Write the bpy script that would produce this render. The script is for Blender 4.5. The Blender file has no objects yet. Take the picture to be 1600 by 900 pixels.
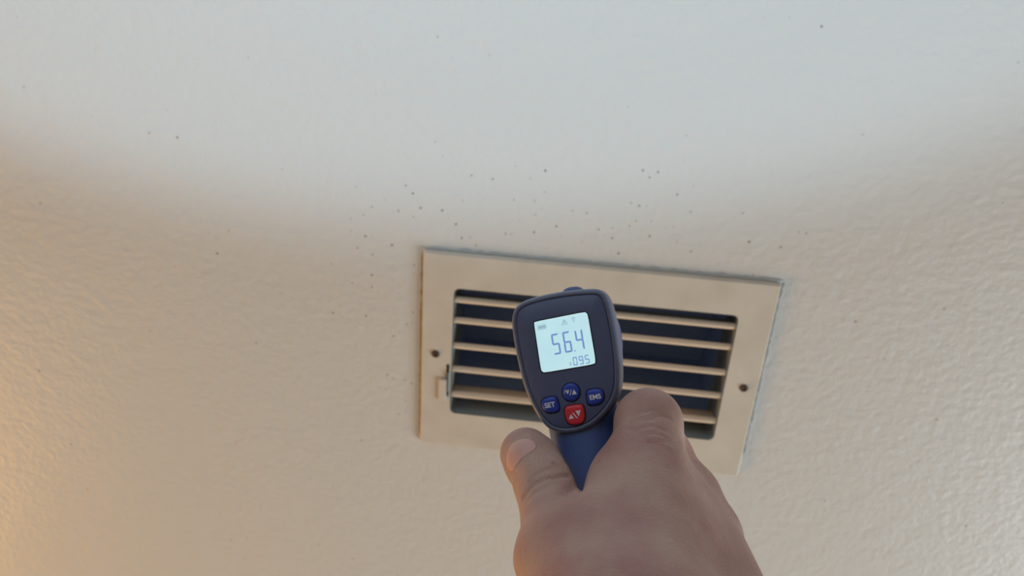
import bpy, bmesh, math, random
import numpy as np
from mathutils import Vector, Matrix

random.seed(4)
SC = bpy.context.scene
COL = SC.collection
CEIL = 2.44

# ------------------------------------------------------------------ camera
# rows: picture-right, picture-down and line of sight of the photographer's
# phone in world axes (X across the register, Y ahead of the photographer, Z up)
RIGHT = Vector((0.99393, -0.06301, 0.0902))
DOWN = Vector((0.09563, 0.90011, -0.42504))
SIGHT = Vector((-0.05441, 0.43109, 0.90067))
EYE = Vector((0.0, 0.0, CEIL - 0.61339))
FOCAL = 1250.0
cd = bpy.data.cameras.new('phone_camera')
cam = bpy.data.objects.new('phone_camera', cd)
COL.objects.link(cam)
cd.sensor_width = 36.0
cd.lens = FOCAL / 1600 * 36.0
cd.clip_start = 0.01
m = Matrix.Identity(4)
for i, v in enumerate((RIGHT, -DOWN, -SIGHT)):
    for j in range(3):
        m[j][i] = v[j]
m.translation = EYE
cam.matrix_world = m
cd.dof.use_dof = True
cd.dof.focus_distance = 0.325
cd.dof.aperture_fstop = cd.lens / 2.0
SC.camera = cam

# ------------------------------------------------------------------ view, world, lights
SC.view_settings.view_transform = 'Standard'
SC.view_settings.look = 'None'
SC.view_settings.exposure = 0.0
SC.view_settings.gamma = 1.0
w = bpy.data.worlds.new('sky')
SC.world = w
w.use_nodes = True
w.node_tree.nodes['Background'].inputs[0].default_value = (0.72, 0.82, 1.0, 1)
w.node_tree.nodes['Background'].inputs[1].default_value = 0.15


def lamp(name, kind, loc, target, energy, color, **kw):
    ld = bpy.data.lights.new(name, kind)
    ld.energy = energy
    ld.color = color
    for k, v in kw.items():
        setattr(ld, k, v)
    o = bpy.data.objects.new(name, ld)
    COL.objects.link(o)
    o.location = loc
    d = Vector(target) - Vector(loc)
    o.rotation_euler = d.to_track_quat('-Z', 'Y').to_euler()
    return o


# cool daylight thrown up on to the ceiling from behind the photographer
lamp('daylight_bounce', 'SPOT', (-0.17, -0.52, 1.50), (-0.17, -0.70, CEIL), 26.6, (0.53, 0.785, 1.0),
     spot_size=math.radians(103.7), spot_blend=0.13, shadow_soft_size=0.03)
# warm lamp on the left, ahead
lamp('floor_lamp_light', 'AREA', (-1.62, 1.32, 1.85), (-0.2, 0.3, CEIL - 0.1), 15.2, (1.0, 0.51, 0.12),
     shape='DISK', size=0.6)
# daylight of the window on the right, ahead
lamp('window_daylight', 'AREA', (1.84, 1.40, 1.5), (0.3, 0.3, 1.9), 33.5, (0.84, 0.95, 1.0),
     shape='RECTANGLE', size=1.0, size_y=1.0)
# cool fill added behind the photographer for the hand and the gun's face
lamp('rear_cool_fill', 'AREA', (-0.8, -1.6, 1.45), (0.0, 0.1, 2.0), 6.5, (0.58, 0.78, 1.0),
     shape='RECTANGLE', size=1.0, size_y=1.0)


# ------------------------------------------------------------------ helpers
def srgb(r, g, b):
    return tuple(((c / 255) / 12.92 if c / 255 <= 0.04045 else ((c / 255 + 0.055) / 1.055) ** 2.4) for c in (r, g, b)) + (1,)


def mat(name, color, rough=0.5, spec=0.5, metal=0.0):
    mt = bpy.data.materials.new(name)
    mt.use_nodes = True
    p = mt.node_tree.nodes['Principled BSDF']
    p.inputs['Base Color'].default_value = color
    p.inputs['Roughness'].default_value = rough
    p.inputs['Specular IOR Level'].default_value = spec
    p.inputs['Metallic'].default_value = metal
    return mt


def nodes(mt):
    nt = mt.node_tree
    return nt, nt.nodes, nt.links, nt.nodes['Principled BSDF']


def add_bump(mt, scale, strength, dist, detail=2.0, coord='Object', tex='NOISE'):
    nt, N, L, p = nodes(mt)
    tc = N.new('ShaderNodeTexCoord')
    tx = N.new('ShaderNodeTexNoise')
    tx.inputs['Scale'].default_value = scale
    tx.inputs['Detail'].default_value = detail
    b = N.new('ShaderNodeBump')
    b.inputs['Strength'].default_value = strength
    b.inputs['Distance'].default_value = dist
    L.new(tc.outputs[coord], tx.inputs['Vector'])
    L.new(tx.outputs['Fac'], b.inputs['Height'])
    L.new(b.outputs['Normal'], p.inputs['Normal'])
    return tx, b


def link_mesh(name, verts, faces, mt, parent=None, smooth=True, loc=None):
    me = bpy.data.meshes.new(name)
    me.from_pydata([tuple(v) for v in verts], [], [tuple(f) for f in faces])
    bm = bmesh.new()
    bm.from_mesh(me)
    bmesh.ops.recalc_face_normals(bm, faces=bm.faces)
    bm.to_mesh(me)
    bm.free()
    if smooth:
        me.shade_smooth()
    if mt:
        me.materials.append(mt)
    o = bpy.data.objects.new(name, me)
    COL.objects.link(o)
    if parent:
        o.parent = parent
    if loc is not None:
        o.location = loc
    return o


def bevel(o, width, seg=2, angle=40):
    md = o.modifiers.new('bevel', 'BEVEL')
    md.width = width
    md.segments = seg
    md.limit_method = 'ANGLE'
    md.angle_limit = math.radians(angle)
    md.harden_normals = False
    return o


def box(name, c, s, mt, parent=None, bev=0.0):
    cx, cy, cz = c
    sx, sy, sz = (q / 2 for q in s)
    v = [(cx + i * sx, cy + j * sy, cz + k * sz) for i in (-1, 1) for j in (-1, 1) for k in (-1, 1)]
    f = [(0, 1, 3, 2), (4, 6, 7, 5), (0, 4, 5, 1), (2, 3, 7, 6), (0, 2, 6, 4), (1, 5, 7, 3)]
    o = link_mesh(name, v, f, mt, parent, smooth=False)
    if bev:
        bevel(o, bev)
    return o


def loft(name, rings, mt, parent=None, cap=True, smooth=True):
    n = len(rings[0])
    v = [p for r in rings for p in r]
    f = []
    for k in range(len(rings) - 1):
        for i in range(n):
            j = (i + 1) % n
            f.append((k * n + i, k * n + j, (k + 1) * n + j, (k + 1) * n + i))
    if cap:
        f.append(tuple(range(n)))
        f.append(tuple((len(rings) - 1) * n + i for i in range(n)))
    return link_mesh(name, v, f, mt, parent, smooth)


def empty(name, loc, label, cat, group=None):
    o = bpy.data.objects.new(name, None)
    COL.objects.link(o)
    o.location = loc
    o['label'] = label
    o['category'] = cat
    if group:
        o['group'] = group
    return o


def structure(o):
    o['kind'] = 'structure'
    return o


def resample(poly, n, rounds=2):
    """closed outline -> n evenly spaced points, corners relaxed a little"""
    p = np.array(poly, float)
    for _ in range(rounds):                                # Chaikin
        q = np.roll(p, -1, 0)
        p = np.stack([0.75 * p + 0.25 * q, 0.25 * p + 0.75 * q], 1).reshape(-1, 2)
    c = np.vstack([p, p[:1]])
    s = np.concatenate([[0], np.cumsum(np.linalg.norm(np.diff(c, axis=0), axis=1))])
    t = np.linspace(0, s[-1], n, endpoint=False)
    return np.stack([np.interp(t, s, c[:, 0]), np.interp(t, s, c[:, 1])], 1)


def offset(ring, d):
    """push a closed 2-D ring outwards by d"""
    t = np.roll(ring, -1, 0) - np.roll(ring, 1, 0)
    nrm = np.stack([t[:, 1], -t[:, 0]], 1)
    nrm /= np.linalg.norm(nrm, axis=1)[:, None] + 1e-12
    area = 0.5 * np.sum(ring[:, 0] * np.roll(ring[:, 1], -1) - np.roll(ring[:, 0], -1) * ring[:, 1])
    return ring + nrm * (d if area > 0 else -d)


# ------------------------------------------------------------------ materials of the room
def ceiling_material():
    mt = mat('ceiling_paint', srgb(226, 224, 219), 0.36, 0.16)
    nt, N, L, p = nodes(mt)
    tc = N.new('ShaderNodeTexCoord')
    # orange-peel relief
    n1 = N.new('ShaderNodeTexNoise')
    n1.inputs['Scale'].default_value = 150
    n1.inputs['Detail'].default_value = 3.0
    n1.inputs['Roughness'].default_value = 0.5
    n2 = N.new('ShaderNodeTexNoise')
    n2.inputs['Scale'].default_value = 60
    n2.inputs['Detail'].default_value = 1.5
    mx = N.new('ShaderNodeMath')
    mx.operation = 'MULTIPLY_ADD'
    mx.inputs[1].default_value = 0.9
    b = N.new('ShaderNodeBump')
    b.inputs['Strength'].default_value = 0.27
    b.inputs['Distance'].default_value = 0.003
    for n in (n1, n2):
        L.new(tc.outputs['Object'], n.inputs['Vector'])
    L.new(n2.outputs['Fac'], mx.inputs[0])
    L.new(n1.outputs['Fac'], mx.inputs[2])
    L.new(mx.outputs[0], b.inputs['Height'])
    L.new(b.outputs['Normal'], p.inputs['Normal'])
    # sparse dirt specks, denser near the register (soot blown out of it)
    def specks(scale, rad, keep):
        vo = N.new('ShaderNodeTexVoronoi')
        vo.inputs['Scale'].default_value = scale
        L.new(tc.outputs['Object'], vo.inputs['Vector'])
        lt = N.new('ShaderNodeMapRange')
        lt.interpolation_type = 'SMOOTHSTEP'
        lt.inputs['From Min'].default_value = rad
        lt.inputs['From Max'].default_value = rad * 0.35
        L.new(vo.outputs['Distance'], lt.inputs['Value'])
        sp = N.new('ShaderNodeSeparateColor')
        L.new(vo.outputs['Color'], sp.inputs[0])
        gt = N.new('ShaderNodeMath')
        gt.operation = 'LESS_THAN'
        L.new(sp.outputs[0], gt.inputs[0])
        if isinstance(keep, float):
            gt.inputs[1].default_value = keep
        else:
            L.new(keep, gt.inputs[1])
        mu = N.new('ShaderNodeMath')
        mu.operation = 'MULTIPLY'
        L.new(lt.outputs[0], mu.inputs[0])
        L.new(gt.outputs[0], mu.inputs[1])
        mu2 = N.new('ShaderNodeMath')
        mu2.operation = 'MULTIPLY'
        L.new(mu.outputs[0], mu2.inputs[0])
        L.new(sp.outputs[1], mu2.inputs[1])
        return mu2.outputs[0]
    # distance from the register rectangle (object space = world here)
    sx = N.new('ShaderNodeSeparateXYZ')
    L.new(tc.outputs['Object'], sx.inputs[0])

    def axis(out, c, h):
        a = N.new('ShaderNodeMath'); a.operation = 'SUBTRACT'; a.inputs[1].default_value = c
        L.new(out, a.inputs[0])
        bb = N.new('ShaderNodeMath'); bb.operation = 'ABSOLUTE'
        L.new(a.outputs[0], bb.inputs[0])
        d = N.new('ShaderNodeMath'); d.operation = 'SUBTRACT'; d.inputs[1].default_value = h
        L.new(bb.outputs[0], d.inputs[0])
        return d.outputs[0]
    dm = N.new('ShaderNodeMath'); dm.operation = 'MAXIMUM'
    L.new(axis(sx.outputs[0], 0.0, 0.149), dm.inputs[0])
    L.new(axis(sx.outputs[1], 0.325, 0.0985), dm.inputs[1])
    near = N.new('ShaderNodeMapRange')
    near.inputs['From Min'].default_value = 0.0
    near.inputs['From Max'].default_value = 0.06
    near.inputs['To Min'].default_value = 0.32
    near.inputs['To Max'].default_value = 0.015
    L.new(dm.outputs[0], near.inputs['Value'])
    s1 = specks(170, 0.24, near.outputs[0])
    s2 = specks(60, 0.10, 0.10)
    ad = N.new('ShaderNodeMath'); ad.operation = 'MAXIMUM'
    L.new(s1, ad.inputs[0])
    L.new(s2, ad.inputs[1])
    mixc = N.new('ShaderNodeMix')
    mixc.data_type = 'RGBA'
    mixc.inputs[6].default_value = srgb(226, 224, 219)
    mixc.inputs[7].default_value = srgb(138, 128, 118)
    L.new(ad.outputs[0], mixc.inputs[0])
    L.new(mixc.outputs[2], p.inputs['Base Color'])
    return mt


M_CEIL = ceiling_material()
M_WALL = mat('wall_paint', srgb(205, 198, 188), 0.7, 0.3)
add_bump(M_WALL, 80, 0.3, 0.003)
M_FLOOR = mat('floor_carpet', srgb(150, 135, 118), 0.95, 0.1)
add_bump(M_FLOOR, 260, 0.6, 0.004)
M_TRIM = mat('white_trim', srgb(225, 224, 220), 0.4)

# ------------------------------------------------------------------ room shell
X0, X1, Y0, Y1 = -1.9, 1.9, -1.7, 2.5
RX, RY = -0.114, 0.2649                    # register corner nearest the photographer, left
OX0, OX1, OY0, OY1 = RX + 0.020, RX + 0.276, RY + 0.024, RY + 0.168    # hole in the ceiling


def slab_with_hole(name, x0, x1, y0, y1, hx0, hx1, hy0, hy1, z0, z1, mt):
    v, f = [], []
    for z in (z0, z1):
        v += [(x0, y0, z), (x1, y0, z), (x1, y1, z), (x0, y1, z), (hx0, hy0, z), (hx1, hy0, z), (hx1, hy1, z), (hx0, hy1, z)]
    for i in range(4):
        j = (i + 1) % 4
        f += [(i, j, 4 + j, 4 + i), (8 + i, 8 + j, 12 + j, 12 + i), (i, j, 8 + j, 8 + i), (4 + i, 4 + j, 12 + j, 12 + i)]
    return link_mesh(name, v, f, mt, smooth=False)


structure(slab_with_hole('ceiling', X0, X1, Y0, Y1, OX0, OX1, OY0, OY1, CEIL, CEIL + 0.013, M_CEIL))
structure(box('floor', (0, 0.4, -0.05), (3.8, 4.2, 0.1), M_FLOOR))
structure(box('wall_left', (X0 - 0.05, 0.4, CEIL / 2), (0.1, 4.4, CEIL), M_WALL))
structure(box('wall_front', (0, Y1 + 0.05, CEIL / 2), (3.8, 0.1, CEIL), M_WALL))


def windowed_wall(name, win, turn, w0, w1, a0, a1, pos, out):
    """a wall with one window; turn=False runs along Y (at x=pos), True along X (at y=pos)"""
    wz0, wz1 = 0.95, 2.05

    def plate(nm, ds, o, i, mt):
        v, f = [], []
        for d in ds:
            for p0, p1, z0, z1 in (o, i):
                for p, z in ((p0, z0), (p1, z0), (p1, z1), (p0, z1)):
                    v.append((p, d, z) if turn else (d, p, z))
        for k in range(4):
            j = (k + 1) % 4
            f += [(k, j, 4 + j, 4 + k), (8 + k, 8 + j, 12 + j, 12 + k), (k, j, 8 + j, 8 + k), (4 + k, 4 + j, 12 + j, 12 + k)]
        structure(link_mesh(nm, v, f, mt, smooth=False))
    plate(name, (pos, pos + out), (w0, w1, 0, CEIL), (a0, a1, wz0, wz1), M_WALL)
    plate(win, (pos + out * 0.2, pos + out * 0.7), (a0, a1, wz0, wz1), (a0 + 0.05, a1 - 0.05, wz0 + 0.05, wz1 - 0.05), M_TRIM)


windowed_wall('wall_right', 'window_1', False, Y0, Y1, 0.85, 1.95, X1, 0.1)
windowed_wall('wall_back', 'window_2', True, X0, X1, -1.35, -0.25, Y0, -0.1)

# ------------------------------------------------------------------ air register
M_CREAM = mat('cream_enamel', srgb(222, 208, 188), 0.45, 0.5)
_tx, _b = add_bump(M_CREAM, 60, 0.15, 0.001)


def worn_cream():
    nt, N, L, p = nodes(M_CREAM)
    tc = N.new('ShaderNodeTexCoord')
    n = N.new('ShaderNodeTexNoise')
    n.inputs['Scale'].default_value = 26
    n.inputs['Detail'].default_value = 4
    r = N.new('ShaderNodeValToRGB')
    r.color_ramp.elements[0].position = 0.25
    r.color_ramp.elements[0].color = srgb(214, 204, 188)
    r.color_ramp.elements[1].position = 0.6
    r.color_ramp.elements[1].color = srgb(226, 217, 203)
    L.new(tc.outputs['Object'], n.inputs['Vector'])
    L.new(n.outputs['Fac'], r.inputs[0])
    L.new(r.outputs[0], p.inputs['Base Color'])


worn_cream()
M_SLAT = mat('slat_enamel', srgb(236, 216, 192), 0.4, 0.5)
M_DUCT = mat('dark_duct_metal', srgb(164, 192, 236), 0.7, 0.3)
M_SLEEVE = mat('grey_sleeve_metal', srgb(128, 138, 144), 0.6, 0.3)
M_HOLE = mat('rusty_screw', srgb(92, 70, 58), 0.6, 0.4, 0.3)
M_DARK = mat('dark_slot', srgb(40, 36, 36), 0.8, 0.2)
M_CAULK = mat('old_caulk', srgb(196, 200, 200), 0.6, 0.3)
M_GRIME = mat('grime_line', srgb(172, 154, 136), 0.9, 0.1)

reg = empty('air_register', (RX, RY, CEIL), 'cream metal air register with five horizontal slats set in the white ceiling', 'air vent')


def register():
    W, H = 0.298, 0.197
    ox0, ox1, oy0, oy1 = 0.0285, 0.2680, 0.0325, 0.1588

    def rect(x0, x1, y0, y1, z, r, n=5):
        pts = []
        for cx, cy, a0 in ((x1 - r, y1 - r, 0), (x0 + r, y1 - r, 90), (x0 + r, y0 + r, 180), (x1 - r, y0 + r, 270)):
            for k in range(n):
                a = math.radians(a0 + 90 * k / (n - 1))
                pts.append((cx + r * math.cos(a), cy + r * math.sin(a), z))
        return pts
    T = -0.0045
    rings = [rect(0, W, 0, H, 0.0, 0.0015), rect(0.0005, W - 0.0005, 0.0005, H - 0.0005, T * 0.45, 0.0015),
             rect(0.002, W - 0.002, 0.002, H - 0.002, T, 0.002),
             rect(ox0 - 0.0012, ox1 + 0.0012, oy0 - 0.0012, oy1 + 0.0012, T, 0.005),
             rect(ox0, ox1, oy0, oy1, T, 0.0045)]
    fp = loft('faceplate', rings, M_CREAM, reg, cap=False)
    md = fp.modifiers.new('split', 'EDGE_SPLIT'); md.split_angle = math.radians(12)
    # sleeve behind the opening, then the wider dark duct
    e = 0.0006
    sl = loft('sleeve', [rect(ox0 + e / 4, ox1 - e / 4, oy0 + e / 4, oy1 - e / 4, T, 0.0045), rect(ox0 + e / 4, ox1 - e / 4, oy0 + e / 4, oy1 - e / 4, 0.040, 0.0045)],
              M_SLEEVE, reg, cap=False, smooth=False)
    md = sl.modifiers.new('solid', 'SOLIDIFY'); md.thickness = 0.0007; md.offset = 1
    d = 0.012
    loft('duct_box', [rect(ox0 - e, ox1 + e, oy0 - e, oy1 + e, 0.040, 0.0045), rect(ox0 - d, ox1 + d, oy0 - d, oy1 + d, 0.043, 0.003),
                      rect(ox0 - d, ox1 + d, oy0 - d, oy1 + d, 0.16, 0.003)], M_DUCT, reg, cap=False, smooth=False)
    v = rect(ox0 - d, ox1 + d, oy0 - d, oy1 + d, 0.16, 0.003)
    link_mesh('duct_end', v + [(p[0], p[1], 0.162) for p in v], [tuple(range(20)), tuple(range(20, 40))] +
              [(i, (i + 1) % 20, 20 + (i + 1) % 20, 20 + i) for i in range(20)], M_DUCT, reg, smooth=False)
    # slats: a bullnosed front edge and a thin blade leaning into the duct
    for y, tilt in ((0.0442, 14), (0.0642, 27), (0.0897, 28), (0.1137, 28), (0.1405, 12)):
        ta = math.radians(tilt)
        prof = []
        rr = 0.0027
        for k in range(9):                                 # round front edge
            a = math.radians(180 + 180 * k / 8)
            prof.append((rr * math.cos(a), rr * 1.1 * math.sin(a)))
        prof += [(rr, 0.0015), (0.0006, 0.0045), (0.0006, 0.022), (-0.0006, 0.022), (-0.0006, 0.0045), (-rr, 0.0015)]
        pr = [(p[0] * math.cos(ta) + p[1] * math.sin(ta) + y, -p[0] * math.sin(ta) + p[1] * math.cos(ta)) for p in prof]
        rings = [[(x, p[0], p[1] - 0.0008) for p in pr] for x in (ox0 - 0.0005, ox1 + 0.0005)]
        s = loft('slat', rings, M_SLAT, reg)
        md = s.modifiers.new('split', 'EDGE_SPLIT'); md.split_angle = math.radians(40)
    # screws
    for x, y in ((0.0135, 0.0983), (0.2852, 0.1013)):
        prof = [(0.0001, -0.0003), (0.0012, -0.0004), (0.0014, -0.0011), (0.0030, -0.0014), (0.0036, -0.0006), (0.0036, 0.001)]
        rings = [[(x + r * math.cos(2 * math.pi * k / 20), y + r * math.sin(2 * math.pi * k / 20), T + z) for k in range(20)] for r, z in prof]
        loft('screw', rings, M_HOLE, reg)
    # damper lever: slot, folded tab
    lv = box('damper_lever', (0.0208, 0.1345, T - 0.0012), (0.0072, 0.023, 0.0022), M_CREAM, reg, 0.0008)
    box('lever_slot', (0.0250, 0.1245, T - 0.00015), (0.0022, 0.033, 0.0005), M_DARK, reg)
    box('lever_arm', (0.0256, 0.1255, T - 0.0010), (0.0012, 0.019, 0.0026), M_SLEEVE, reg)
    # ragged line of old paint and dust along the edge of the plate
    def bead(name, p0, p1, w, mt, seed):
        rnd = random.Random(seed)
        p0, p1 = Vector(p0), Vector(p1)
        n = 60
        side = Vector((-(p1 - p0).y, (p1 - p0).x, 0)).normalized()
        rings = []
        for i in range(n + 1):
            c = p0.lerp(p1, i / n) + side * rnd.uniform(-0.3, 0.3) * w
            ww = w * rnd.uniform(0.4, 1.1) * (0.2 if i in (0, n) else 1)
            rings.append([tuple(c + side * ww * math.cos(a) + Vector((0, 0, -0.0001 - 0.5 * ww * abs(math.sin(a))))) for a in (0, 0.8, 1.57, 2.3, 3.14)])
        return loft(name, rings, mt, reg)
    bead('caulk_bead', (-0.002, -0.0012, 0), (0.300, -0.0012, 0), 0.0022, M_CAULK, 1)
    bead('grime_line', (-0.0008, 0.002, 0), (-0.0008, 0.190, 0), 0.0009, M_GRIME, 2)
    bead('caulk_bead', (0.2995, 0.0, 0), (0.2995, 0.175, 0), 0.0022, M_CAULK, 3)


register()

# ------------------------------------------------------------------ placing in the hand's space
RM = np.array([RIGHT, DOWN, SIGHT])


def cm(px, py, d):
    """millimetres right, down and ahead of the phone, for a direction and a distance"""
    return np.array([(px - 800) / FOCAL * d, (py - 450) / FOCAL * d, d])


def to_world(p):
    return np.asarray(p) * 0.001 @ RM + np.array(EYE)


# ------------------------------------------------------------------ infrared thermometer
FACE_D = 335.0
FC = cm(890, 560, FACE_D)
MMPX = FACE_D / FOCAL


def unit(v):
    return v / np.linalg.norm(v)


B_AX = unit(unit(FC) + np.array([0.16, -0.02, 0]))              # barrel axis, ahead and to the right
U_AX = np.array([-0.172, -0.985, 0.0])
U_AX = unit(U_AX - B_AX * (U_AX @ B_AX))
R_AX = np.cross(B_AX, U_AX)
R_AX = unit(R_AX)
DEV = np.array([R_AX, B_AX, U_AX])                              # rows: local X, Y, Z in phone space


def face_uv(px, py, lift=0.0):
    """where the sight line through (px, py) meets the face plane, in the gun's own X, Z (mm)"""
    d = np.array([(px - 800) / FOCAL, (py - 450) / FOCAL, 1.0])
    n = B_AX
    s = ((FC - B_AX * lift) @ n) / (d @ n)
    q = DEV @ (d * s - FC)
    return np.array([q[0], q[2]])


def zoom1(u, v):
    return face_uv(780 + u / 3.3333, 430 + v / 3.3333)


M_BEZEL = mat('black_face_plastic', srgb(82, 92, 126), 0.42, 0.5)
add_bump(M_BEZEL, 900, 0.12, 0.0004)
M_SHELL = mat('charcoal_plastic', srgb(96, 104, 132), 0.38, 0.5)
add_bump(M_SHELL, 900, 0.15, 0.0004)
M_BLUE = mat('navy_plastic', srgb(72, 94, 148), 0.42, 0.45)
add_bump(M_BLUE, 700, 0.15, 0.0004)
M_BTN = mat('blue_button', srgb(40, 66, 170), 0.4, 0.45)
M_RED = mat('red_button', srgb(214, 52, 66), 0.4, 0.45)
M_WHITE = mat('white_print', srgb(225, 226, 232), 0.6, 0.3)
M_BLACK = mat('black_plastic', srgb(28, 29, 34), 0.45, 0.4)
M_LENS = mat('lens_glass', srgb(60, 30, 26), 0.08, 0.8)
M_LCD = mat('lcd_backlight', srgb(196, 226, 230), 0.35, 0.3)


def lcd_nodes():
    nt, N, L, p = nodes(M_LCD)
    tc = N.new('ShaderNodeTexCoord')
    n = N.new('ShaderNodeTexNoise')
    n.inputs['Scale'].default_value = 120
    n.inputs['Detail'].default_value = 2
    r = N.new('ShaderNodeValToRGB')
    r.color_ramp.elements[0].position = 0.3
    r.color_ramp.elements[0].color = srgb(180, 219, 230)
    r.color_ramp.elements[1].position = 0.7
    r.color_ramp.elements[1].color = srgb(190, 226, 232)
    L.new(tc.outputs['Object'], n.inputs['Vector'])
    L.new(n.outputs['Fac'], r.inputs[0])
    p.inputs['Base Color'].default_value = srgb(120, 140, 142)
    L.new(r.outputs[0], p.inputs['Emission Color'])
    p.inputs['Emission Strength'].default_value = 0.93


lcd_nodes()
M_SEG = mat('lcd_segment', srgb(92, 116, 178), 0.5, 0.2)
M_SEG.node_tree.nodes['Principled BSDF'].inputs['Emission Color'].default_value = srgb(112, 146, 196)
M_SEG.node_tree.nodes['Principled BSDF'].inputs['Emission Strength'].default_value = 0.8
M_SEG2 = mat('lcd_faint_segment', srgb(130, 160, 180), 0.5, 0.2)
M_SEG2.node_tree.nodes['Principled BSDF'].inputs['Emission Color'].default_value = srgb(140, 172, 190)
M_SEG2.node_tree.nodes['Principled BSDF'].inputs['Emission Strength'].default_value = 0.7

gun = empty('infrared_thermometer', to_world(FC), 'blue and black handheld infrared thermometer reading 56.4 on its lit screen', 'thermometer')
wm = Matrix.Identity(4)
wax = DEV @ RM
for i in range(3):
    for j in range(3):
        wm[j][i] = wax[i][j]
wm.translation = Vector(to_world(FC))
gun.matrix_world = wm

FACE_PX = [(74, 228), (86, 184), (110, 158), (152, 138), (220, 119), (300, 103), (380, 92), (450, 86), (500, 84), (528, 92), (546, 112),
           (562, 150), (576, 205), (590, 275), (602, 350), (610, 430), (615, 500), (614, 560), (606, 612), (582, 668), (540, 722), (490, 768), (430, 800),
           (360, 814), (300, 808), (256, 786), (220, 745), (190, 695), (160, 632), (134, 560), (112, 470), (94, 385), (80, 295)]
FACE = np.array([zoom1(*q) for q in FACE_PX])
FACE_R = resample(FACE, 96, 2)
GRIP_A, GRIP_B = 15.0, 18.0


def grip_center(z):
    """local x, y of the grip's core at height z (mm)"""
    s = np.minimum(-z - 24.0, 0) * 0 + np.maximum(-z - 24.0, 0)
    return -1.5 + 0.03 * s, 21.0 - 0.16 * s


def ring3(r2, y):
    return [(p[0] * 0.001, y * 0.001, p[1] * 0.001) for p in r2]


def superell(a, b, n=56, e=2.6):
    t = np.linspace(0, 2 * np.pi, n, endpoint=False)
    c, s = np.cos(t), np.sin(t)
    return np.stack([a * np.sign(c) * np.abs(c) ** (2 / e), b * np.sign(s) * np.abs(s) ** (2 / e)], 1)


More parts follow.
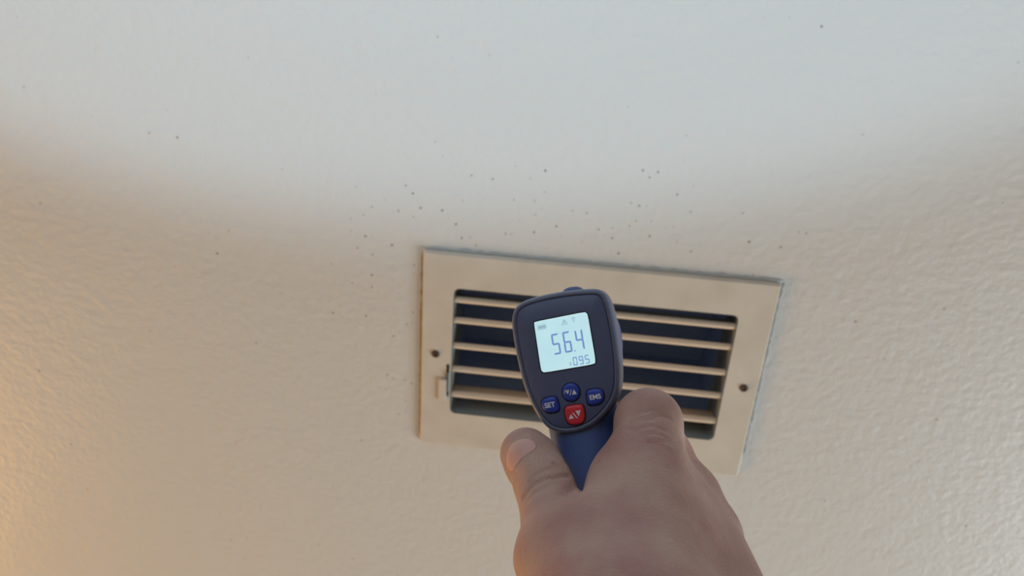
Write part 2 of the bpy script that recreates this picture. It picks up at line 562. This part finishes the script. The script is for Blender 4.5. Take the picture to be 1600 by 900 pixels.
def thermometer():
    # rear shell: rounded rim around the face, then back to the barrel
    cen = FACE_R.mean(0)
    sh = [ring3(offset(FACE_R, -1.2), 0.4), ring3(offset(FACE_R, -0.9), -0.5), ring3(offset(FACE_R, 0.0), -0.4), ring3(offset(FACE_R, 0.8), 0.6), ring3(offset(FACE_R, 1.3), 2.4),
          ring3(offset(FACE_R, 1.5), 9.0), ring3(offset(FACE_R, 1.2), 15.0), ring3(cen + (FACE_R - cen) * 0.93, 18.0)]
    loft('rear_shell', sh, M_SHELL, gun)
    bz = [ring3(offset(FACE_R, -1.25), 0.6), ring3(offset(FACE_R, -1.25), -0.25), ring3(offset(FACE_R, -1.7), -0.5), ring3(cen + (FACE_R - cen) * 0.6, -0.5), ring3(cen + (FACE_R - cen) * 0.05, -0.5)]
    loft('display_bezel', bz, M_BEZEL, gun)
    # barrel
    bc = np.array([cen[0] + 0.5, cen[1] + 6.0])
    sec = superell(1, 1, 64, 2.8)
    rings = []
    for y, a, b, dz in ((14, 20.6, 24.0, 1.0), (24, 20.7, 23.0, 1.6), (40, 18.0, 19.5, 4.6), (66, 16.5, 17.5, 5.6), (84, 16.0, 16.0, 5.6), (88, 15.5, 15.0, 5.6)):
        rings.append([((bc[0] + p[0] * a) * 0.001, y * 0.001, (bc[1] - 4 + dz + p[1] * b) * 0.001) for p in sec])
    loft('barrel', rings, M_BLUE, gun)
    rings = []
    for y, r in ((86, 14.0), (88, 14.6), (97, 14.0), (99, 13.0), (99, 10.5), (93, 8.5), (92.5, 0.5)):
        rings.append([((bc[0] + r * math.cos(t)) * 0.001, y * 0.001, (bc[1] + 2 + r * math.sin(t)) * 0.001) for t in np.linspace(0, 2 * np.pi, 40, endpoint=False)])
    loft('nose_ring', rings, M_BLACK, gun)
    rings = []
    for y, r in ((93.2, 8.4), (94.4, 6.5), (95.2, 3.5), (95.5, 0.3)):
        rings.append([((bc[0] + r * math.cos(t)) * 0.001, y * 0.001, (bc[1] + 2 + r * math.sin(t)) * 0.001) for t in np.linspace(0, 2 * np.pi, 32, endpoint=False)])
    loft('lens', rings, M_LENS, gun)
    # sight ridge along the top of the barrel
    top = face_uv(878, 463)
    rings = []
    for y, k in ((15.0, 0.55), (17.0, 0.9), (22, 1.0), (40, 0.95), (62, 0.8), (68, 0.4)):
        rings.append([((top[0] + 2.0 + p[0] * 5.5 * k) * 0.001, y * 0.001, (top[1] + 0.4 - 0.02 * (y - 15) + p[1] * 5.0 * k) * 0.001) for p in superell(1, 1, 28, 2.4)])
    loft('sight_ridge', rings, M_BLUE, gun)
    # grip
    rings = []
    for z, ka, kb in ((-12, 0.9, 0.9), (-18, 1.0, 0.98), (-26, 1.04, 1.0), (-36, 1.0, 1.0), (-50, 1.0, 1.0), (-80, 1.0, 1.0), (-100, 1.02, 1.02), (-112, 1.04, 1.04), (-115, 0.98, 0.98), (-116, 0.9, 0.9)):
        cx, cy = grip_center(z)
        rings.append([((cx + p[0] * GRIP_A * ka) * 0.001, (cy + p[1] * GRIP_B * kb) * 0.001, z * 0.001) for p in superell(1, 1, 56, 2.3)])
    loft('grip', rings, M_BLUE, gun)
    # trigger
    pr = []
    for k in range(9):
        t = k / 8
        pr.append((43 + 4 * math.sin(math.pi * t) * -1 + 2 * t, -20 - 22 * t))
    rings = []
    for y, z in pr:
        rings.append([((-1.5 + p[0] * 4.5) * 0.001, (y + p[1] * 3.4) * 0.001, z * 0.001) for p in superell(1, 1, 20, 2.4)])
    loft('trigger', rings, M_BLACK, gun)

    # --- screen
    sq = [face_uv(834, 503, 0.6), face_uv(917.5, 486.5, 0.6), face_uv(931.5, 568.5, 0.6), face_uv(846, 583, 0.6)]
    TL, TR, BR, BL = sq

    def st(s, t):
        return (1 - s) * (1 - t) * TL + s * (1 - t) * TR + s * t * BR + (1 - s) * t * BL
    outline = resample([st(*q) for q in ((0.0, 0.0), (0.5, 0), (0.97, 0), (1, 0.03), (1, 0.5), (1, 0.97), (0.97, 1.0), (0.5, 1), (0.03, 1), (0, 0.97), (0, 0.5), (0, 0.03))], 64, 1)
    fr = loft('screen_frame', [ring3(offset(outline, 0.55), -0.4), ring3(offset(outline, 0.45), -0.62), ring3(offset(outline, 0.0), -0.62), ring3(offset(outline, -0.1), -0.4)], M_BLACK, gun, cap=False)
    screen = loft('screen', [ring3(outline, -0.4), ring3(outline, -0.56), ring3(offset(outline, -0.08), -0.6)], M_LCD, gun, smooth=False)

    def flat(name, polys, mt, parent, y0=-0.6, y1=-0.64):
        v, f = [], []
        for poly in polys:
            n, b = len(poly), len(v)
            v += [(p[0] * 0.001, y0 * 0.001, p[1] * 0.001) for p in poly] + [(p[0] * 0.001, y1 * 0.001, p[1] * 0.001) for p in poly]
            f += [tuple(range(b, b + n)), tuple(range(b + n, b + 2 * n))] + [(b + i, b + (i + 1) % n, b + n + (i + 1) % n, b + n + i) for i in range(n)]
        return link_mesh(name, v, f, mt, parent, smooth=False)

    SEGS = {'5': 'afgcd', '6': 'afgedc', '4': 'fgbc', '0': 'abcdef', '9': 'abfgcd'}

    def digit(ch, s0, s1, t0, t1, th, tv):
        """seven-segment figure: bars with mitred ends"""
        polys = []
        tm = (t0 + t1) / 2
        g = th * 0.18
        def bar_h(t, up):
            a = th / 2
            if up == 0:
                return [(s0 + g, t), (s0 + a, t - tv / 2), (s1 - a, t - tv / 2), (s1 - g, t), (s1 - a, t + tv / 2), (s0 + a, t + tv / 2)]
            y0, y1 = (t, t + tv) if up > 0 else (t - tv, t)
            return [(s0 + g, y0), (s1 - g, y0), (s1 - th, y1), (s0 + th, y1)] if up > 0 else [(s0 + th, y0), (s1 - th, y0), (s1 - g, y1), (s0 + g, y1)]
        def bar_v(s, right, ta, tb, outer_top):
            x0, x1 = (s - th, s) if right else (s, s + th)
            xo, xi = (x1, x0) if right else (x0, x1)
            gg = tv * 0.2
            if outer_top:
                return [(xo, ta + gg), (xi, ta + tv), (xi, tb - tv * 0.55), (xo, tb - gg)]
            return [(xo, ta + gg), (xi, ta + tv * 0.55), (xi, tb - tv), (xo, tb - gg)]
        for c in SEGS[ch]:
            polys.append({'a': lambda: bar_h(t0, 1), 'd': lambda: bar_h(t1, -1), 'g': lambda: bar_h(tm, 0),
                          'f': lambda: bar_v(s0, False, t0, tm, True), 'b': lambda: bar_v(s1, True, t0, tm, True),
                          'e': lambda: bar_v(s0, False, tm, t1, False), 'c': lambda: bar_v(s1, True, tm, t1, False)}[c]())
        return [[st(*q) for q in p] for p in polys]

    for ch, s0, s1 in (('5', 0.275, 0.415), ('6', 0.485, 0.625), ('4', 0.71, 0.85)):
        flat('digit', digit(ch, s0, s1, 0.30, 0.70, 0.032, 0.034), M_SEG, screen)
    flat('decimal_point', [[st(*q) for q in ((0.652, 0.678), (0.675, 0.678), (0.675, 0.702), (0.652, 0.702))]], M_SEG, screen)
    for ch, s0, s1 in (('0', 0.60, 0.675), ('9', 0.71, 0.785), ('5', 0.82, 0.895)):
        flat('small_digit', digit(ch, s0, s1, 0.805, 0.965, 0.016, 0.018), M_SEG, screen)
    flat('emissivity_sign', [[st(*q) for q in p] for p in (
        [(0.535, 0.895), (0.548, 0.895), (0.548, 0.945), (0.535, 0.945)], [(0.548, 0.885), (0.572, 0.885), (0.572, 0.895), (0.548, 0.895)],
        [(0.548, 0.915), (0.568, 0.915), (0.568, 0.924), (0.548, 0.924)], [(0.548, 0.945), (0.572, 0.945), (0.572, 0.955), (0.548, 0.955)])], M_SEG2, screen)
    flat('battery_sign', [[st(*q) for q in p] for p in (
        [(0.055, 0.085), (0.205, 0.085), (0.205, 0.096), (0.055, 0.096)], [(0.055, 0.160), (0.205, 0.160), (0.205, 0.171), (0.055, 0.171)],
        [(0.055, 0.096), (0.064, 0.096), (0.064, 0.160), (0.055, 0.160)], [(0.196, 0.096), (0.205, 0.096), (0.205, 0.160), (0.196, 0.160)],
        [(0.205, 0.112), (0.216, 0.112), (0.216, 0.144), (0.205, 0.144)],
        [(0.074, 0.107), (0.108, 0.107), (0.108, 0.150), (0.074, 0.150)], [(0.114, 0.107), (0.148, 0.107), (0.148, 0.150), (0.114, 0.150)],
        [(0.154, 0.107), (0.188, 0.107), (0.188, 0.150), (0.154, 0.150)])], M_SEG2, screen)
    flat('laser_sign', [[st(*q) for q in p] for p in (
        [(0.558, 0.06), (0.566, 0.075), (0.512, 0.155), (0.497, 0.165)], [(0.558, 0.06), (0.619, 0.165), (0.604, 0.155), (0.552, 0.075)],
        [(0.497, 0.165), (0.512, 0.155), (0.604, 0.155), (0.619, 0.165)],
        [(0.545, 0.118), (0.558, 0.110), (0.571, 0.118), (0.571, 0.132), (0.558, 0.140), (0.545, 0.132)])], M_SEG2, screen)
    flat('lamp_sign', [[st(*q) for q in p] for p in (
        [(0.700, 0.075), (0.715, 0.06), (0.745, 0.06), (0.760, 0.075), (0.748, 0.083), (0.740, 0.073), (0.720, 0.073), (0.712, 0.083)],
        [(0.700, 0.075), (0.712, 0.083), (0.724, 0.120), (0.714, 0.120)], [(0.760, 0.075), (0.746, 0.120), (0.736, 0.120), (0.748, 0.083)],
        [(0.718, 0.128), (0.742, 0.128), (0.742, 0.150), (0.718, 0.150)])], M_SEG2, screen)

    # --- buttons
    def text_polys(s, size):
        cu = bpy.data.curves.new('txt', 'FONT')
        cu.body = s
        cu.size = size
        cu.align_x = 'CENTER'
        cu.align_y = 'CENTER'
        cu.extrude = 0.00003
        cu.offset = size * 0.026
        ob = bpy.data.objects.new('txt', cu)
        COL.objects.link(ob)
        dg = bpy.context.evaluated_depsgraph_get()
        me = bpy.data.meshes.new_from_object(ob.evaluated_get(dg))
        bpy.data.objects.remove(ob)
        bpy.data.curves.remove(cu)
        return me

    H = 1.5
    roll = math.radians(1.5)

    def button(c_px, outline2, mt, label):
        c = face_uv(*c_px, lift=H)
        r = resample(outline2, 48, 2) + c
        rings = [ring3(offset(r, 0.35), -0.4), ring3(offset(r, 0.1), -H * 0.75), ring3(offset(r, -0.35), -H), ring3(offset(r, -1.0), -H - 0.16), ring3(c + (r - c) * 0.35, -H - 0.22)]
        b = loft('button', rings, mt, gun)
        b['label'] = label
        gap = loft('button_gap', [ring3(offset(r, 0.75), -0.45), ring3(offset(r, 0.7), -0.58), ring3(offset(r, 0.3), -0.56)], M_BLACK, b, cap=False)
        return b, c

    def legend(b, me, c):
        me.name = 'legend'
        me.materials.clear()
        me.materials.append(M_WHITE)
        o = bpy.data.objects.new('legend', me)
        COL.objects.link(o)
        o.parent = b
        o.location = (c[0] * 0.001, (-H - 0.24) * 0.001, c[1] * 0.001)
        o.rotation_euler = (math.radians(90), -roll, 0)
        return o

    dsh = [(-2.2, 3.0), (1.0, 3.2), (2.9, 3.0), (3.3, 1.5), (3.4, -1.5), (3.2, -2.7), (1.0, -3.1), (-1.2, -2.9), (-2.9, -1.7), (-3.4, 0.2), (-3.2, 1.8)]
    b, c = button((859.2, 633.2), dsh, M_BTN, 'blue SET button')
    legend(b, text_polys('SET', 0.0029), c)
    b, c = button((930.0, 620.4), [(-x, z) for x, z in dsh][::-1], M_BTN, 'blue EMS button')
    legend(b, text_polys('EMS', 0.0028), c)
    t = np.linspace(0, 2 * np.pi, 24, endpoint=False)
    b, c = button((891.8, 612.8), np.stack([3.45 * np.cos(t), 3.6 * np.sin(t)], 1), M_BTN, 'round blue lamp and up button')
    up = [(0.45, -1.05), (2.45, -1.05), (1.45, 1.0)]
    lampd = [(-2.05, 0.75), (-0.55, 0.75), (-1.3, -0.75)]
    yb = -H - 0.24
    flat('legend', [[np.array(q) + c for q in up], [np.array(q) + c for q in lampd],
                    [np.array(q) + c for q in ((-0.6, -1.3), (-0.3, -1.3), (0.62, 1.1), (0.32, 1.1))],
                    [np.array(q) + c for q in ((-2.45, 1.05), (-2.2, 0.95), (-2.5, -0.2), (-2.7, -0.1))],
                    [np.array(q) + c for q in ((-2.3, 1.15), (-0.4, 1.15), (-0.5, 0.95), (-2.2, 0.95))]], M_WHITE, b, yb, yb - 0.04)
    rsh = [(-2.6, 3.9), (2.6, 3.9), (3.8, 3.2), (3.9, 0), (3.7, -2.2), (2.4, -3.6), (0, -4.0), (-2.4, -3.6), (-3.7, -2.2), (-3.9, 0), (-3.8, 3.2)]
    b, c = button((898.2, 648.2), rsh, M_RED, 'red button with two triangles')
    flat('legend', [[np.array(q) + c for q in ((-2.7, -1.4), (-0.5, -1.4), (-1.6, 0.5))],
                    [np.array(q) + c for q in ((0.5, 1.6), (2.7, 1.6), (1.6, -0.9))],
                    [np.array(q) + c for q in ((-0.9, 0.9), (-0.45, 0.9), (1.1, -1.5), (0.65, -1.5))]], M_WHITE, b, yb, yb - 0.04)


thermometer()

# ------------------------------------------------------------------ the hand
# joints: direction, distance in mm and radius in mm
J = {k: (cm(x, y, d), r) for k, (x, y, d, r) in {
    'wrist': (1005, 1010, 256, 25), 'wrist_u': (1138, 1005, 270, 18.5),
    'cmc1': (935, 1000, 256, 19), 'mcp1': (868, 872, 287, 14.0), 'prox1': (866, 815, 301, 12.2), 'ip1': (852, 757, 316, 12.0), 'nail1': (832, 722, 327, 11.4), 'tip1': (822, 709, 332, 10.8),
    'mcp2': (1013, 660, 324, 12.6), 'pip2': (998, 657, 366, 9.8), 'dip2': (958, 678, 388, 8.8), 'tip2': (915, 694, 386, 7.8),
    'mcp3': (1030, 716, 334, 12.2), 'pip3': (1005, 730, 376, 10.0), 'dip3': (930, 742, 388, 8.8), 'tip3': (872, 745, 368, 8.0),
    'mcp4': (1072, 777, 332, 12.2), 'pip4': (1040, 786, 370, 9.5), 'dip4': (965, 798, 376, 8.4), 'tip4': (905, 800, 360, 7.8),
    'mcp5': (1104, 838, 320, 12.2), 'pip5': (1075, 846, 352, 8.6), 'dip5': (1010, 852, 362, 7.6), 'tip5': (955, 852, 352, 7.0),
}.items()}
F4 = np.float32


def cone(P, a, b):
    (pa, ra), (pb, rb) = a, b
    pa, pb = pa.astype(F4), pb.astype(F4)
    ba = pb - pa
    h = np.clip(((P - pa) @ ba) / (ba @ ba), 0, 1)
    d = np.linalg.norm(P - pa - h[..., None] * ba, axis=-1)
    return d - (ra + (rb - ra) * h)


def smin(a, b, k):
    h = np.clip(0.5 + 0.5 * (b - a) / k, 0, 1)
    return b + (a - b) * h - k * h * (1 - h)


ELBOW = (cm(1005, 1010, 256) + np.array([70, 110, -190.0]), 40)
FORE = (cm(1030, 1120, 235), 27)


def hand_sdf(P):
    P = np.asarray(P, F4)
    X = lambda x, y, d, r: (cm(x, y, d), r)
    palm = cone(P, J['wrist'], J['mcp2'])
    for a, b, k in ((('wrist'), 'mcp3', 8), ('wrist_u', 'mcp4', 8), ('wrist_u', 'mcp5', 8)):
        palm = smin(palm, cone(P, J[a], J[b]), k)
    palm = smin(palm, cone(P, J['mcp2'], J['mcp3']), 3)
    palm = smin(palm, cone(P, J['mcp3'], J['mcp4']), 5)
    palm = smin(palm, cone(P, J['mcp4'], J['mcp5']), 6)
    # first dorsal interosseous, between thumb and index
    palm = smin(palm, cone(P, X(974, 757, 315, 15.0), X(945, 850, 288, 19)), 9)
    palm = smin(palm, cone(P, X(918, 852, 285, 16), X(960, 950, 262, 22)), 10)
    palm = smin(palm, cone(P, X(1045, 800, 312, 17), X(1040, 900, 285, 23)), 10)
    # thumb
    th = smin(cone(P, J['cmc1'], J['mcp1']), cone(P, J['mcp1'], J['prox1']), 5)
    th = smin(th, cone(P, J['prox1'], J['ip1']), 2)
    td = smin(cone(P, J['ip1'], J['nail1']), cone(P, J['nail1'], J['tip1']), 2)
    th = smin(th, td, 2.5)
    # a sharp fold at the web of the thumb, soft flesh below it
    wv = np.linalg.norm(P - cm(907, 765, 310).astype(F4), axis=-1)
    wv = np.clip((wv - 9) / 24, 0, 1)
    d = smin(palm, th, 1.2 + 9 * wv * wv * (3 - 2 * wv))
    # cleft where the thumb leaves the index side
    z = np.maximum(P[..., 2:3], 1)
    q = P * (300 / z).astype(F4)
    c = np.minimum(cone(q, (cm(903, 712, 300), 5.2), (cm(908.5, 768, 300), 0.45)), cone(q, (cm(904, 688, 300), 9.3), (cm(903, 712, 300), 5.2)))
    c = np.maximum(c, 268 - P[..., 2])
    d = -smin(-d, c, 1.6)
    # wrist and forearm
    d = smin(d, cone(P, J['wrist'], J['wrist_u']), 10)
    fa = smin(cone(P, J['wrist'], FORE), cone(P, FORE, ELBOW), 8)
    d = smin(d, fa, 12)
    fing = None
    for n in '2345':
        c = smin(cone(P, J['mcp' + n], J['pip' + n]), cone(P, J['pip' + n], J['dip' + n]), 2)
        c = smin(c, cone(P, J['dip' + n], J['tip' + n]), 2)
        fing = c if fing is None else smin(fing, c, 1.2)
    d = smin(d, fing, 4)
    # the flesh closes round the grip and the barrel without entering them
    Q = (P - FC.astype(F4)) @ DEV.T.astype(F4)
    cx, cy = grip_center(Q[..., 2])
    g = (((np.abs(Q[..., 0] - cx) / (GRIP_A * 1.03)) ** 2.3 + (np.abs(Q[..., 1] - cy) / (GRIP_B * 1.02)) ** 2.3) ** (1 / 2.3) - 1) * GRIP_A - 0.4
    g = np.maximum(g, Q[..., 2] + 14)
    g = np.maximum(g, -117 - Q[..., 2])
    k = 2.0
    d = -smin(-d, g, k)
    return d


def surface_nets(lo, hi, step):
    n = [int(math.ceil((hi[i] - lo[i]) / step)) + 1 for i in range(3)]
    ax = [lo[i] + step * np.arange(n[i], dtype=F4) for i in range(3)]
    D = np.empty(n, F4)
    for i0 in range(0, n[0], 12):
        P = np.stack(np.meshgrid(ax[0][i0:i0 + 12], ax[1], ax[2], indexing='ij'), -1).astype(F4)
        D[i0:i0 + 12] = hand_sdf(P)
    s = D < 0
    cells = np.zeros([q - 1 for q in n], np.int8)
    corners = [(i, j, k) for i in (0, 1) for j in (0, 1) for k in (0, 1)]
    sl = lambda i, j, k: (slice(i, n[0] - 1 + i), slice(j, n[1] - 1 + j), slice(k, n[2] - 1 + k))
    for c in corners:
        cells += s[sl(*c)]
    act = (cells > 0) & (cells < 8)
    idx = -np.ones(act.shape, np.int64)
    A = np.argwhere(act)
    idx[act] = np.arange(len(A))
    acc = np.zeros((len(A), 3))
    cnt = np.zeros(len(A))
    edges = [(a, b) for a in corners for b in corners if sum(b) == sum(a) + 1 and all(q >= p for p, q in zip(a, b))]
    for a, b in edges:
        da = D[A[:, 0] + a[0], A[:, 1] + a[1], A[:, 2] + a[2]]
        db = D[A[:, 0] + b[0], A[:, 1] + b[1], A[:, 2] + b[2]]
        m_ = (da < 0) != (db < 0)
        t = np.where(m_, da / np.where(m_, da - db, 1), 0)
        p = np.array(a) + t[:, None] * (np.array(b) - np.array(a))
        acc += p * m_[:, None]
        cnt += m_
    V = np.array(lo) + step * (A + acc / cnt[:, None])
    F = []
    for axn in range(3):
        u, v = (axn + 1) % 3, (axn + 2) % 3
        s0 = [slice(None)] * 3
        s1 = [slice(None)] * 3
        s0[axn] = slice(0, n[axn] - 1)
        s1[axn] = slice(1, n[axn])
        ch = s[tuple(s0)] != s[tuple(s1)]
        E = np.argwhere(ch)
        ok = (E[:, u] > 0) & (E[:, v] > 0) & (E[:, u] < n[u] - 1) & (E[:, v] < n[v] - 1)
        E = E[ok]
        flip = s[E[:, 0], E[:, 1], E[:, 2]]
        q = []
        for du, dv in ((-1, -1), (0, -1), (0, 0), (-1, 0)):
            e = E.copy()
            e[:, u] += du
            e[:, v] += dv
            q.append(idx[e[:, 0], e[:, 1], e[:, 2]])
        q = np.stack(q, 1)
        q[~flip] = q[~flip][:, ::-1]
        F.append(q)
    return V, np.vstack(F)


def gradient(P, e=0.4):
    g = np.stack([hand_sdf(P + np.eye(3)[i] * e) - hand_sdf(P - np.eye(3)[i] * e) for i in range(3)], -1)
    return g / (np.linalg.norm(g, axis=-1)[..., None] + 1e-9)


def hit(pts):
    """where sight lines first meet the hand (mm)"""
    pts = np.asarray(pts, float)
    d = np.stack([(pts[:, 0] - 800) / FOCAL, (pts[:, 1] - 450) / FOCAL, np.ones(len(pts))], 1)
    ln = np.linalg.norm(d, axis=1)
    t = np.full(len(pts), 180.0)
    for _ in range(120):
        t += 0.7 * hand_sdf(d * t[:, None]) / ln
    return d * t[:, None]


def skin_material():
    mt = mat('skin', srgb(196, 156, 138), 0.5, 0.4)
    nt, N, L, p = nodes(mt)
    p.inputs['Subsurface Weight'].default_value = 0.25
    p.inputs['Subsurface Radius'].default_value = (0.006, 0.002, 0.001)
    p.inputs['Subsurface Scale'].default_value = 0.6
    tc = N.new('ShaderNodeTexCoord')
    n = N.new('ShaderNodeTexNoise')
    n.inputs['Scale'].default_value = 42
    n.inputs['Detail'].default_value = 4
    r = N.new('ShaderNodeValToRGB')
    r.color_ramp.elements[0].position = 0.32
    r.color_ramp.elements[0].color = srgb(168, 124, 118)
    r.color_ramp.elements[1].position = 0.66
    r.color_ramp.elements[1].color = srgb(183, 151, 138)
    L.new(tc.outputs['Object'], n.inputs['Vector'])
    L.new(n.outputs['Fac'], r.inputs[0])
    vo = N.new('ShaderNodeTexVoronoi')
    vo.inputs['Scale'].default_value = 120
    L.new(tc.outputs['Object'], vo.inputs['Vector'])
    lt = N.new('ShaderNodeMapRange')
    lt.inputs['From Min'].default_value = 0.18
    lt.inputs['From Max'].default_value = 0.06
    L.new(vo.outputs['Distance'], lt.inputs['Value'])
    sp = N.new('ShaderNodeSeparateColor')
    L.new(vo.outputs['Color'], sp.inputs[0])
    gt = N.new('ShaderNodeMath'); gt.operation = 'LESS_THAN'; gt.inputs[1].default_value = 0.14
    L.new(sp.outputs[0], gt.inputs[0])
    mu = N.new('ShaderNodeMath'); mu.operation = 'MULTIPLY'
    L.new(lt.outputs[0], mu.inputs[0]); L.new(gt.outputs[0], mu.inputs[1])
    mu2 = N.new('ShaderNodeMath'); mu2.operation = 'MULTIPLY'; mu2.inputs[1].default_value = 0.5
    L.new(mu.outputs[0], mu2.inputs[0])
    mx = N.new('ShaderNodeMix'); mx.data_type = 'RGBA'
    L.new(mu2.outputs[0], mx.inputs[0])
    L.new(r.outputs[0], mx.inputs[6])
    mx.inputs[7].default_value = srgb(140, 82, 76)
    L.new(mx.outputs[2], p.inputs['Base Color'])
    # pores and fine lines
    v2 = N.new('ShaderNodeTexVoronoi')
    v2.inputs['Scale'].default_value = 900
    n2 = N.new('ShaderNodeTexNoise')
    n2.inputs['Scale'].default_value = 330
    n2.inputs['Detail'].default_value = 4
    L.new(tc.outputs['Object'], v2.inputs['Vector'])
    L.new(tc.outputs['Object'], n2.inputs['Vector'])
    ad = N.new('ShaderNodeMath'); ad.operation = 'MULTIPLY_ADD'; ad.inputs[1].default_value = 0.5
    L.new(v2.outputs['Distance'], ad.inputs[0])
    L.new(n2.outputs['Fac'], ad.inputs[2])
    b = N.new('ShaderNodeBump')
    b.inputs['Strength'].default_value = 0.5
    b.inputs['Distance'].default_value = 0.0008
    L.new(ad.outputs[0], b.inputs['Height'])
    L.new(b.outputs['Normal'], p.inputs['Normal'])
    return mt


M_SKIN = skin_material()
M_NAIL = mat('nail', srgb(206, 160, 150), 0.32, 0.5)

# skin folds: sight lines along the fold, depth and half width in mm (negative depth = ridge)
FOLDS = [
    ([(818, 778), (830, 760), (848, 750), (868, 746), (890, 744)], 1.0, 1.2),
    ([(822, 786), (836, 768), (854, 758), (874, 753)], 0.5, 0.9),
    ([(828, 752), (846, 738), (866, 733), (884, 732)], 0.3, 1.0),
    ([(880, 772), (895, 770), (908, 776), (918, 784)], 0.5, 1.2),
    ([(982, 662), (1000, 655), (1020, 656)], 0.6, 0.8),
    ([(998, 670), (1016, 664), (1038, 672)], 0.75, 0.9),
    ([(1008, 678), (1026, 676), (1042, 685)], 0.65, 0.9),
    ([(1020, 652), (1034, 649), (1046, 654)], 0.5, 0.8),
    ([(976, 668), (996, 676), (1014, 691)], 0.5, 0.9),
    ([(1034, 689), (1050, 693), (1062, 690)], 0.5, 0.9),
    ([(1000, 645), (1014, 641), (1030, 643)], 0.4, 0.8),
    ([(1014, 690), (1030, 694), (1046, 704)], 0.4, 1.0),
    ([(836, 772), (852, 764), (872, 760)], 0.3, 0.8),
    ([(838, 742), (856, 732), (876, 727)], 0.25, 0.8),
    ([(990, 700), (980, 735), (970, 765)], -0.6, 1.8),
    ([(1000, 720), (1040, 800), (1060, 880)], -0.35, 4.0),
    ([(1052, 720), (1075, 760), (1100, 830)], 0.3, 5.0),
]


def build_hand():
    lo, hi = np.array([-12., 34., 55.]), np.array([150., 262., 408.])
    V, F = surface_nets(lo, hi, 1.05)
    G = gradient(V)
    for _ in range(2):
        V = V - G * hand_sdf(V)[:, None] * 0.9
    disp = np.zeros(len(V))
    for pts, depth, hw in FOLDS:
        c = hit(pts)
        best = np.full(len(V), 1e9)
        for a, b in zip(c[:-1], c[1:]):
            ba = b - a
            h = np.clip((V - a) @ ba / (ba @ ba), 0, 1)
            best = np.minimum(best, np.linalg.norm(V - a - h[:, None] * ba, axis=1))
        fade = 1.0
        disp -= depth * np.exp(-(best / hw) ** 2) * fade
    V = V + G * disp[:, None]
    org = to_world(J['wrist'][0])
    Wd = np.array([to_world(V)])[0] - org
    me = bpy.data.meshes.new('hand')
    me.from_pydata(Wd.tolist(), [], F.tolist())
    me.shade_smooth()
    me.materials.append(M_SKIN)
    o = bpy.data.objects.new('hand', me)
    COL.objects.link(o)
    o.location = org
    o['label'] = 'bare right hand gripping the infrared thermometer, thumb up along its left side'
    o['category'] = 'hand'
    # thumbnail: laid on the flesh, domed and tucked in at the edges
    outline = resample([(790, 722), (792, 705), (800, 692), (812, 686), (826, 684), (837, 690), (840, 699), (832, 706), (818, 714), (806, 730), (800, 739), (793, 733)], 40, 2)
    cen = outline.mean(0)
    rings = []
    for k, lift in ((1.0, -0.5), (0.97, 0.05), (0.9, 0.22), (0.7, 0.3), (0.4, 0.34), (0.08, 0.36)):
        pts = hit(cen + (outline - cen) * k)
        g = gradient(pts)
        rings.append([tuple(q) for q in to_world(pts + g * lift) - org])
    loft('thumbnail', rings, M_NAIL, o)


build_hand()
